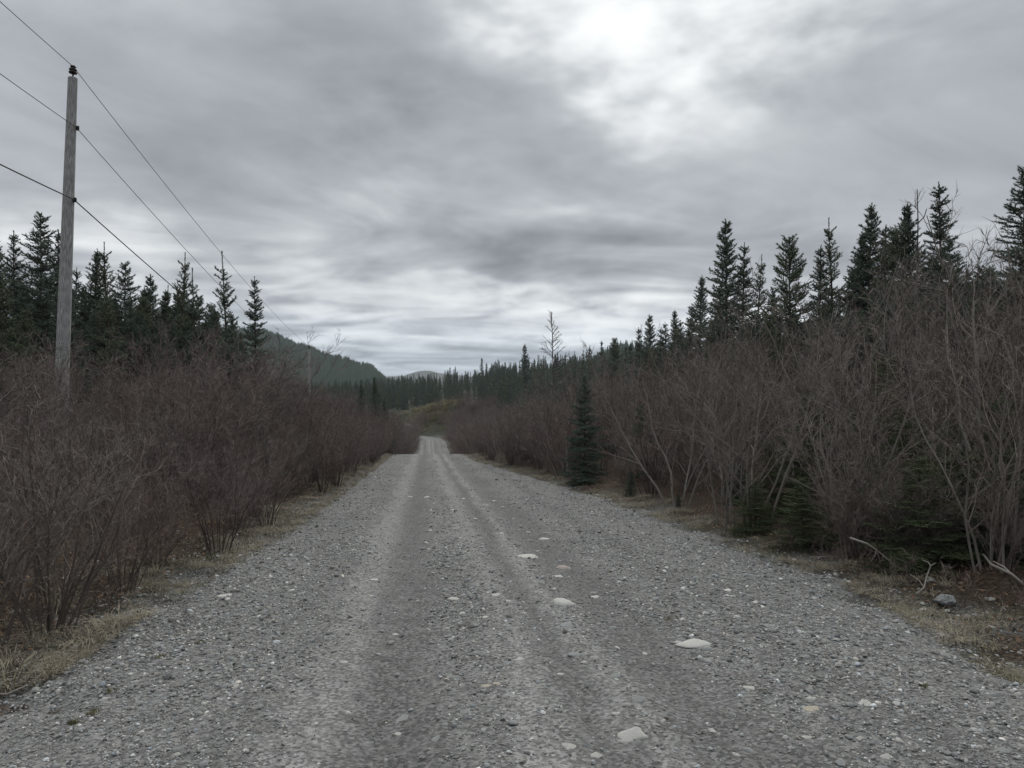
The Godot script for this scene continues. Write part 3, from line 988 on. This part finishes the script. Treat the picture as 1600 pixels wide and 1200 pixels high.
	while n < 2100 and tries < 12000:
		tries += 1
		var f := rng.randf_range(150.0, 330.0)
		var px := rng.randf_range(430.0, 1150.0)
		var x := (px - 800.0) / FOCAL * f
		if exp(-pow((x + 13.0) / 8.0, 2.0) - pow((f - 163.0) / 10.0, 2.0)) > 0.2: continue
		if f < 178.0 and px > 560.0 and px < 790.0 - (f - 150.0): continue
		if px > 600.0 and px < 720.0 and f < 176.0: continue
		var s := rng.randf_range(0.6, 1.05) * (0.8 if px < 760.0 else 1.0)
		var kind := rng.randi() % 4
		var b := Basis(Vector3.UP, rng.randf() * TAU) * Basis.from_scale(Vector3(s, s * rng.randf_range(0.85, 1.15), s))
		var p := Vector3(x, land(x, f) - 0.1, -f)
		if n < 200:
			var o := copy(far[kind], "far_spruce")
			o.position = p
			o.basis = b
			tag(o, "one of many spruces on the wooded slope beyond the dip", "tree", "spruces on the wooded far slope")
		else:
			rest[kind].append(Transform3D(b, p))
		n += 1
	for k in 4:
		var all := Geo.new()
		for c in far[k].get_children():
			if c.name == "crown":
				scatter("spruce_forest", c.mesh, rest[k], [], "spruce forest covering the slope beyond the dip", "forest")
	# the forest on the far hills: small pointed crowns
	var cone := Geo.new()
	cone.lathe([[1.6, 0.0], [1.9, 1.0], [1.0, 3.4], [1.1, 3.5], [0.45, 6.0], [0.02, 8.6]], 6)
	var hill_trees := []
	for k in 15000:
		var f := rng.randf_range(300.0, 760.0)
		var az: float = rng.randf_range(-0.5, -0.13)
		var x := az * f
		var s := rng.randf_range(0.5, 1.0)
		hill_trees.append(Transform3D(Basis(Vector3.UP, rng.randf() * TAU) * Basis.from_scale(Vector3(s, s, s)), Vector3(x, land(x, f) - 0.4, -f)))
	for k in 2500:
		var f := rng.randf_range(330.0, 520.0)
		var x := rng.randf_range(-0.05, 0.3) * f
		var s := rng.randf_range(0.5, 1.0)
		hill_trees.append(Transform3D(Basis(Vector3.UP, rng.randf() * TAU) * Basis.from_scale(Vector3(s, s * 0.8, s)), Vector3(x, land(x, f) - 0.4, -f)))
	scatter("hill_forest", cone.mesh(M.needle2), hill_trees, [], "dark forest on the hills in the distance", "forest")
	for p in P: p.free()
	for p in far: p.free()

# ------------------------------------------------------------------ utility poles and wires
func poles() -> void:
	var f1 := 18.0
	var x1 := (92.0 - 800.0) / FOCAL * f1
	var y1 := land(x1, f1)
	var top1 := EYE + (600.0 - 121.0) / FOCAL * f1
	var h := top1 - y1
	var g := Geo.new()
	g.lathe([[0.165, -0.3], [0.16, 0.6], [0.15, h * 0.3], [0.132, h * 0.6], [0.102, h - 0.015], [0.092, h], [0.0, h + 0.004]], 18)
	g.smooth()
	var pole := thing("utility_pole", Vector3(x1, y1, -f1))
	pole.rotation.z = -0.036
	part("shaft", g.mesh(M.pole), pole)
	var pin := Geo.new()
	pin.lathe([[0.018, -0.25], [0.018, 0.14]], 8, Vector3(0, h, 0))
	part("pin", pin.mesh(M.iron), pole)
	var ins := Geo.new()
	ins.lathe([[0.03, 0.10], [0.085, 0.10], [0.095, 0.13], [0.06, 0.15], [0.085, 0.17], [0.09, 0.2], [0.055, 0.215], [0.055, 0.235], [0.07, 0.25], [0.05, 0.28], [0.0, 0.285]], 16, Vector3(0, h, 0))
	ins.smooth()
	part("insulator", ins.mesh(M.porcelain), pole)
	var heights := [0.0, 0.0]
	for k in 2:
		var py: float = [200.0, 312.0][k]
		var yy := EYE + (600.0 - py) / FOCAL * f1 - y1
		heights[k] = yy
		var c := Geo.new()
		c.lathe([[0.0, yy - 0.012], [0.014, yy - 0.012], [0.014, yy + 0.012], [0.0, yy + 0.012]], 8, Vector3(0.135, 0, 0.02))
		c.lathe([[0.0, yy - 0.06], [0.035, yy - 0.05], [0.04, yy], [0.035, yy + 0.05], [0.0, yy + 0.06]], 8, Vector3(0.165, 0, 0.02))
		part("wire_clamp", c.mesh(M.iron), pole)
	# weathered knots and a number plate sized tag of metal low on the shaft
	tag(pole, "weathered grey wooden utility pole rising from the left thicket", "utility pole")
	var f2 := 66.0
	var x2 := (483.0 - 800.0) / FOCAL * f2
	var y2 := land(x2, f2)
	var h2 := EYE + (600.0 - 546.0) / FOCAL * f2 - y2
	var g2 := Geo.new()
	g2.lathe([[0.16, -0.3], [0.13, h2 * 0.6], [0.11, h2 - 0.01], [0.0, h2]], 14)
	g2.smooth()
	var p2 := thing("utility_pole", Vector3(x2, y2, -f2))
	part("shaft", g2.mesh(M.pole), p2)
	var i2 := Geo.new()
	i2.lathe([[0.018, -0.1], [0.018, 0.1], [0.09, 0.11], [0.09, 0.2], [0.05, 0.22], [0.06, 0.27], [0.0, 0.28]], 10, Vector3(0, h2, 0))
	part("insulator", i2.mesh(M.porcelain), p2)
	tag(p2, "distant utility pole, pale stub above the thicket before the dark hill", "utility pole")
	# the wires: through the first pole, onwards to the second, and back over the camera's left
	var up := Basis(Vector3(0, 0, 1), -0.036)
	var ends := [[Vector3(0.0, h + 0.26, 0.0), Vector3(x2, y2 + h2 + 0.25, -f2), 0.008, "topmost thin wire over the insulator of the pole"], [Vector3(0.16, heights[0], 0.06), Vector3(x2 + 0.13, y2 + h2 - 1.6, -f2), 0.008, "thin wire clamped below the top of the pole"], [Vector3(0.16, heights[1], 0.06), Vector3(x2 + 0.13, y2 + h2 - 3.2, -f2), 0.014, "thick black cable, lowest of the three on the pole"]]
	for e in ends:
		var a: Vector3 = Vector3(x1, y1, -f1) + up * (e[0] as Vector3)
		var b: Vector3 = e[1]
		var back := a + (a - b) * 0.85
		back.y = a.y + 1.0
		var w := Geo.new()
		for s in [[a, b, 0.55], [back, a, 0.7]]:
			var p := PackedVector3Array()
			for k in 33:
				var t := k / 32.0
				var q: Vector3 = (s[0] as Vector3).lerp(s[1], t)
				q.y -= s[2] * 4.0 * t * (1.0 - t)
				p.append(q)
			w.tube(p, e[2], e[2], 6)
		tag(top("power_line", w.mesh(M.wire)), e[3], "cable")

# ------------------------------------------------------------------ thickets
func put_shrub(proto: Node3D, called: String, x: float, f: float, s: float, label: String, group := "", tall := 1.0) -> void:
	var o := copy(proto, called)
	o.position = Vector3(x, land(x, f), -f)
	o.basis = Basis(Vector3.UP, rng.randf() * TAU) * Basis.from_scale(Vector3(s, s * tall, s))
	tag(o, label, "shrub", group)

func thickets() -> void:
	var L := []
	for k in 5:
		L.append(shrub("alder_shrub", {"h": 2.6, "stems": 15, "spread": [0.5, 0.42, 0.6, 0.45, 0.55][k], "r": 0.017, "branches": 10, "twigs": 6, "twiglets": 3, "from": 0.16, "bend": 0.09}, M["twig%d" % [0, 1, 3, 0, 1][k]], M["stem%d" % [0, 1, 3, 3, 0][k]], 100 + k))
	var R := []
	for k in 5:
		R.append(shrub("tall_alder", {"h": 3.6, "stems": [6, 7, 5, 8, 6][k], "spread": [0.4, 0.28, 0.58, 0.3, 0.46][k], "r": 0.022, "branches": 12, "twigs": 6, "twiglets": 3, "from": 0.14, "bend": 0.13}, M["twig%d" % [2, 1, 0, 2, 1][k]], M.pale_stem if k % 2 == 0 else M.stem2, 200 + k, true))
	# left of the road
	var n := 0
	var f := 5.2
	while f < 58.0:
		var row := 0
		var deep := 7.0 if f < 30.0 else 4.0
		var out := 0.4
		while out < deep:
			var ff := f + rng.randf_range(-0.5, 0.5)
			var oo := out + rng.randf_range(-0.35, 0.35)
			var x := road_x(ff) - half_left(ff) - oo
			if (ff < 9.0 or nz.get_noise_2d(x * 55.0, ff * 55.0 + 800.0) > -0.26) and x > -0.71 * ff - 1.2 and Vector2(x + 10.6, ff - 18.0).length() > 0.5:
				var s := clampf(1.0 + 0.55 * nz.get_noise_2d(x * 30.0, ff * 30.0 + 700.0), 0.72, 1.15) * (0.8 if row == 0 else 1.0 + 0.04 * row) * rng.randf_range(0.75, 1.15) * lerpf(0.72, 1.22, sm(9.5, 20.0, ff)) * lerpf(1.0, 0.8, sm(22.0, 32.0, ff))
				var k := rng.randi() % 5
				if ff > 9.0: s *= lerpf(0.74, 1.0, sm(170.0, 330.0, 800.0 + x / ff * FOCAL)) * lerpf(1.0, 0.78, sm(400.0, 460.0, 800.0 + x / ff * FOCAL) * (1.0 - sm(540.0, 580.0, 800.0 + x / ff * FOCAL)))
				var tone: String = ["reddish", "brown", "purplish", "russet", "dark brown"][k]
				var spot: String = "nearest the camera" if ff < 11.0 else ("around the utility pole" if ff < 24.0 else ("past the pole" if ff < 40.0 else "at the crest"))
				var lab := "bare %s alder shrub %s the left thicket, %s" % [tone, "at the road edge of" if row == 0 else "inside", spot]
				put_shrub(L[k], "alder_shrub", x, ff, s, lab, "edge shrubs of the left thicket" if row == 0 else "alder shrubs of the left thicket")
				n += 1
			out += 1.15
			row += 1
		f += 1.15 + 0.012 * f
	# right of the road
	f = 7.6
	var m := 0
	while f < 62.0:
		var out := 0.9
		var row := 0
		while out < (6.0 if f < 30.0 else 5.0):
			var ff := f + rng.randf_range(-0.5, 0.5)
			var x := road_x(ff) + half_right(ff) + out + rng.randf_range(-0.35, 0.35)
			if x < 0.71 * ff + 1.2 and nz.get_noise_2d(x * 55.0, ff * 55.0 + 800.0) > -0.26 and Vector2(x - 2.1, ff - 21.4).length() > 0.7:
				var k := rng.randi() % 5
				var s := clampf(1.0 + 0.5 * nz.get_noise_2d(x * 30.0, ff * 30.0 + 700.0), 0.74, 1.1) * (0.84 + 0.11 * row) * rng.randf_range(0.78, 1.13) * lerpf(1.0, 0.85, sm(25.0, 50.0, f))
				s = minf(s, 1.12)
				if f > 16.0 and rng.randf() < 0.3:
					put_shrub(L[rng.randi() % 5], "alder_shrub", x, ff, s * 1.25, "bare brown alder shrub in the thicket right of the gravel road", "alder shrubs of the right thicket")
				else:
					put_shrub(R[k], "tall_alder", x, ff, s, "tall bare alder, %s, %s row of the right thicket %s" % [["pale few-stemmed", "brown many-stemmed", "pale wide-leaning", "grey upright", "pale slender"][k], "front" if row == 0 else "inner", "near the boulder" if ff < 12.0 else ("halfway down" if ff < 26.0 else "towards the crest")], "tall alders right of the road")
				m += 1
			out += 1.35
			row += 1
		f += 1.35 + 0.012 * f
	# low shrubs at the feet of the alders
	for k in 42:
		var ff := 7.5 + 40.0 * pow(rng.randf(), 1.4)
		var x := road_x(ff) + half_right(ff) + rng.randf_range(0.5, 2.6)
		if x > 0.71 * ff + 0.8: continue
		put_shrub(L[rng.randi() % 5], "alder_shrub", x, ff, rng.randf_range(0.3, 0.55), "knee-high bare shrub at the feet of the right-hand alders", "low shrubs under the right alders")
	# the thickets beyond the crest, seen as one brown mass
	var at := [[], [], []]
	for k in 420:
		var ff := rng.randf_range(56.0, 165.0)
		var side := -1.0 if rng.randf() < 0.6 else 1.0
		var out := rng.randf_range(0.6, 9.0)
		var x := road_x(minf(ff, 150.0)) + side * ((half_left(ff) if side < 0 else half_right(ff)) + out)
		if ff > 140.0: x = rng.randf_range(-19.0, -3.0)
		if ff > 140.0 and ff < 152.0 and x < -11.0: continue
		var s := rng.randf_range(1.0, 1.5)
		at[rng.randi() % 3].append(Transform3D(Basis(Vector3.UP, rng.randf() * TAU) * Basis.from_scale(Vector3(s, s, s)), Vector3(x, land(x, ff), -ff)))
	for k in 3:
		for c in L[k].get_children():
			if c.name == "twigs":
				scatter("far_shrubbery", c.mesh, at[k], [], "brown bare shrubbery filling the dip beyond the crest", "shrubbery")
	print("left ", n, " right ", m)
	for p in L: p.free()
	for p in R: p.free()

# ------------------------------------------------------------------ verges
func verges() -> void:
	# dry grass
	var kinds := []
	for k in 3:
		var g := Geo.new()
		for b in 26:
			var az: float = rng.randf() * TAU
			var o := Vector3(cos(az), 0, sin(az))
			var q := o * rng.randf() * 0.06
			var h := rng.randf_range(0.05, 0.16)
			var lean := rng.randf_range(0.3, 1.5)
			var side := Vector3(-o.z, 0, o.x) * 0.0022
			var mid := q + o * lean * h * 0.4 + Vector3(0, h * 0.8, 0)
			var tip := q + o * lean * h + Vector3(0, h * rng.randf_range(0.5, 1.0), 0)
			g.tri(q - side, q + side, mid)
			g.tri(mid - side * 0.8, mid + side * 0.8, tip)
			g.tri(q - side, mid - side * 0.8, mid + side * 0.8)
		kinds.append([g.mesh(M.grass), [], []])
	for k in 7500:
		var left := rng.randf() < 0.5
		var f := 4.0 + 46.0 * pow(rng.randf(), 1.7)
		var hw := half_left(f) if left else half_right(f)
		var out := absf(rng.randfn(0.3, 0.5)) - 0.3
		var x := road_x(f) + (-1.0 if left else 1.0) * (hw + out)
		if absf(x) > 0.72 * f + 0.5: continue
		if wobble(x * 2.6, f * 2.6 + 40.0) < 0.05 - 0.25 * rng.randf() - 0.1 * out: continue
		if Vector2(x - 4.1, f - 7.25).length() < 0.55 and rng.randf() < 0.8: continue
		var s := rng.randf_range(0.35, 0.95) if not left or rng.randf() > 0.08 else rng.randf_range(1.0, 1.5)
		var q: Array = kinds[rng.randi() % 3]
		q[1].append(Transform3D(Basis(Vector3.UP, rng.randf() * TAU) * Basis.from_scale(Vector3(s * 1.3, s * 0.7, s * 1.3)), Vector3(x, ground(x, f) - 0.005, -f)))
		var g := clampf(0.35 + nz.get_noise_2d(x * 30.0, f * 30.0) * 1.6, 0.0, 1.0)
		var c := Color(0.27, 0.24, 0.185).lerp(Color(0.13, 0.128, 0.085), g * rng.randf())
		if out > 0.7: c = c.lerp(Color(0.14, 0.092, 0.07), 0.65)
		q[2].append(c * rng.randf_range(0.75, 1.2))
	for q in kinds:
		scatter("grass", q[0], q[1], q[2], "dry straw-coloured grass and moss along the road edges", "grass")
	# fallen leaves
	var lf := Geo.new()
	lf.tri(Vector3(-0.5, 0.0, 0), Vector3(0, 0.12, 0.32), Vector3(0, 0.1, -0.3))
	lf.tri(Vector3(0, 0.12, 0.32), Vector3(0.55, 0.25, 0), Vector3(0, 0.1, -0.3))
	var la := []
	var lc := []
	for k in 26000:
		var left := rng.randf() < 0.6
		var f := 4.0 + 26.0 * pow(rng.randf(), 1.8)
		var out := rng.randf_range(0.1, 4.0)
		var x := road_x(f) + (-1.0 if left else 1.0) * ((half_left(f) if left else half_right(f)) + out)
		if absf(x) > 0.72 * f + 0.5: continue
		var s := rng.randf_range(0.02, 0.05)
		la.append(Transform3D(Basis.from_euler(Vector3(rng.randfn() * 0.5, rng.randf() * TAU, rng.randfn() * 0.5)) * Basis.from_scale(Vector3(s, s, s)), Vector3(x, ground(x, f) + 0.012, -f)))
		lc.append(Color(0.15, 0.085, 0.055).lerp(Color(0.2, 0.14, 0.095), rng.randf()) * rng.randf_range(0.5, 1.15))
	scatter("fallen_leaves", lf.mesh(M.grass), la, lc, "reddish brown leaf litter under the shrubs", "leaf litter")
	# green tufts on the gravel
	var tufts := [[250, 1027, 18, "small green moss tuft on the left gravel"], [176, 1080, 20, "green tuft below the flat grey stone"], [147, 1115, 24, "yellow-green tuft low on the left gravel"], [115, 1130, 14, "darker green tuft beside the yellow-green one"], [310, 1005, 12, "tiny green tuft right of the flat grey stone"], [1048, 968, 24, "brownish moss patch on the road above the broken slab"], [1446, 1074, 16, "yellowish tuft on the right gravel"]]
	for a in tufts:
		var p := at_pixel(a[0], a[1])
		var w: float = a[2] * 0.5 / FOCAL * -p.z
		var g := Geo.new()
		for b in 90:
			var az: float = rng.randf() * TAU
			var rr := w * sqrt(rng.randf())
			var q := Vector3(cos(az) * rr, 0, sin(az) * rr)
			var d := Vector3(rng.randfn() * 0.6, 1.0, rng.randfn() * 0.6).normalized()
			sprig(rng, g, q, d, rng.randf_range(0.012, 0.035), 0.002)
		var mm := plain(Color(0.10, 0.105, 0.04).lerp(Color(0.16, 0.13, 0.06), rng.randf()), 0.9)
		var o := top("moss_tuft", g.mesh(mm))
		o.position = p
		tag(o, a[3], "moss")
	# low reddish sprigs at the left foreground
	var sp := []
	for k in 3:
		sp.append(shrub("low_sprig", {"h": 0.55, "stems": 6, "spread": 0.8, "r": 0.0045, "branches": 4, "twigs": 2, "twiglets": 1, "from": 0.3, "bend": 0.12}, M.twig0, M.stem0, 300 + k))
	var spots := [[178, 960, 0.9, "bare sprig in red litter at the left foreground"], [112, 958, 1.1, "taller bare sprig beside the nearest alder on the left"], [40, 945, 1.3, "dark bare sprig at the foot of the nearest left alder"], [10, 1065, 0.6, "small reddish sprig at the left edge of view"], [285, 990, 0.35, "thin weed sprig on the left gravel shoulder"], [215, 905, 0.8, "bare sprig behind the jagged white stone"], [60, 1000, 0.7, "low sprig on straw at the left edge"], [250, 893, 0.9, "bare sprig before the second alder on the left"],
		[118, 1012, 0.3, "tiny green-stemmed sprig on the left verge"], [1330, 900, 0.8, "bare sprig at the right verge before pale stems"], [1240, 868, 0.8, "bare sprig on the right verge farther down"], [1500, 945, 0.7, "bare sprig behind the angular boulder"], [1570, 975, 0.8, "bare sprig at the right edge of the verge"], [1130, 838, 0.8, "bare sprig at the right road edge at mid distance"], [1400, 915, 0.7, "bare sprig left of the dry branch"]]
	for a in spots:
		var p := at_pixel(a[0], a[1])
		var o := copy(sp[rng.randi() % 3], "low_sprig")
		o.position = p
		o.basis = Basis(Vector3.UP, rng.randf() * TAU) * Basis.from_scale(Vector3.ONE * a[2])
		tag(o, a[3], "sprig")
	for q in sp: q.free()
	# dry branches on the right verge
	var br := [
		[[[1328, 842], [1352, 850], [1372, 862], [1390, 878], [1403, 896]], 0.012, [[2, [1366, 880]], [3, [1396, 868]]], "pale dry broken branch leaning at the right verge"],
		[[[1432, 930], [1440, 918], [1452, 905], [1454, 886], [1458, 880]], 0.009, [[1, [1428, 900]], [2, [1470, 912]], [3, [1448, 878]], [0, [1455, 946]]], "crooked white dead branch standing left of the boulder"],
		[[[1598, 915], [1575, 897], [1552, 885], [1536, 868]], 0.018, [[1, [1560, 880]]], "thick grey dead limb lying at the right edge"],
		[[[1265, 872], [1290, 870], [1312, 873]], 0.008, [], "straight dry stick lying on the right verge moss"],
		[[[1243, 886], [1270, 895], [1300, 899]], 0.008, [], "curved dry stick at the gravel's right edge"],
		[[[1565, 950], [1582, 968], [1600, 982]], 0.009, [], "dry stick at the right edge below the limb"],
		[[[1, 1088], [18, 1083], [33, 1079]], 0.008, [], "pale dry stick at the left edge of the gravel"]]
	for a in br:
		var base := at_pixel(a[0][0][0], a[0][0][1])
		if a[3].begins_with("pale dry broken"): base = at_pixel(1403, 896)
		var ff := -base.z
		var pts := PackedVector3Array()
		for q in a[0]:
			pts.append(Vector3((q[0] - 800.0) / FOCAL * ff, EYE - (q[1] - 600.0) / FOCAL * ff + 0.012, -ff) - base)
		for k in pts.size(): pts[k].z += 0.05 * sin(k * 2.1)
		var t := thing("dead_branch", base)
		var g := Geo.new()
		g.tube(pts, a[1], a[1] * 0.5, 7)
		g.smooth()
		part("limb", g.mesh(M.dead_wood), t)
		for s in a[2]:
			var q := Vector3((s[1][0] - 800.0) / FOCAL * ff, EYE - (s[1][1] - 600.0) / FOCAL * ff, -ff - 0.08) - base
			var g2 := Geo.new()
			var p0 := pts[s[0]]
			g2.tube(PackedVector3Array([p0, p0.lerp(q, 0.5) + Vector3(0.01, 0.01, 0.02), q]), a[1] * 0.6, a[1] * 0.25, 5)
			part("side_branch", g2.mesh(M.dead_wood), t)
		tag(t, a[3], "branch")
	# coarse yellow growth on the mound
	var mg := []
	var mc := []
	for k in 900:
		var x := rng.randfn(-14.0, 5.0)
		var f := rng.randfn(166.0, 7.0)
		if absf(x - road_x(f)) < 3.0: continue
		var s := rng.randf_range(2.5, 6.0)
		mg.append(Transform3D(Basis(Vector3.UP, rng.randf() * TAU) * Basis.from_scale(Vector3(s * 1.6, s, s * 1.6)), Vector3(x, land(x, f) - 0.05, -f)))
		mc.append(Color(0.30, 0.25, 0.15).lerp(Color(0.12, 0.13, 0.06), rng.randf()))
	scatter("mound_grass", kinds[0][0], mg, mc, "coarse yellow-green growth covering the mound", "grass")
	# the pale rock at the mound where the road bends away
	var o := top("boulder", stone_mesh(rng, M.rock0, 9, 12, 1.0))
	o.position = Vector3((637.0 - 800.0) / FOCAL * 158.0, land((637.0 - 800.0) / FOCAL * 158.0, 158.0) + 0.6, -158.0)
	o.scale = Vector3(0.9, 0.6, 0.7)
	tag(o, "pale boulder on the mound where the road bends away", "boulder")
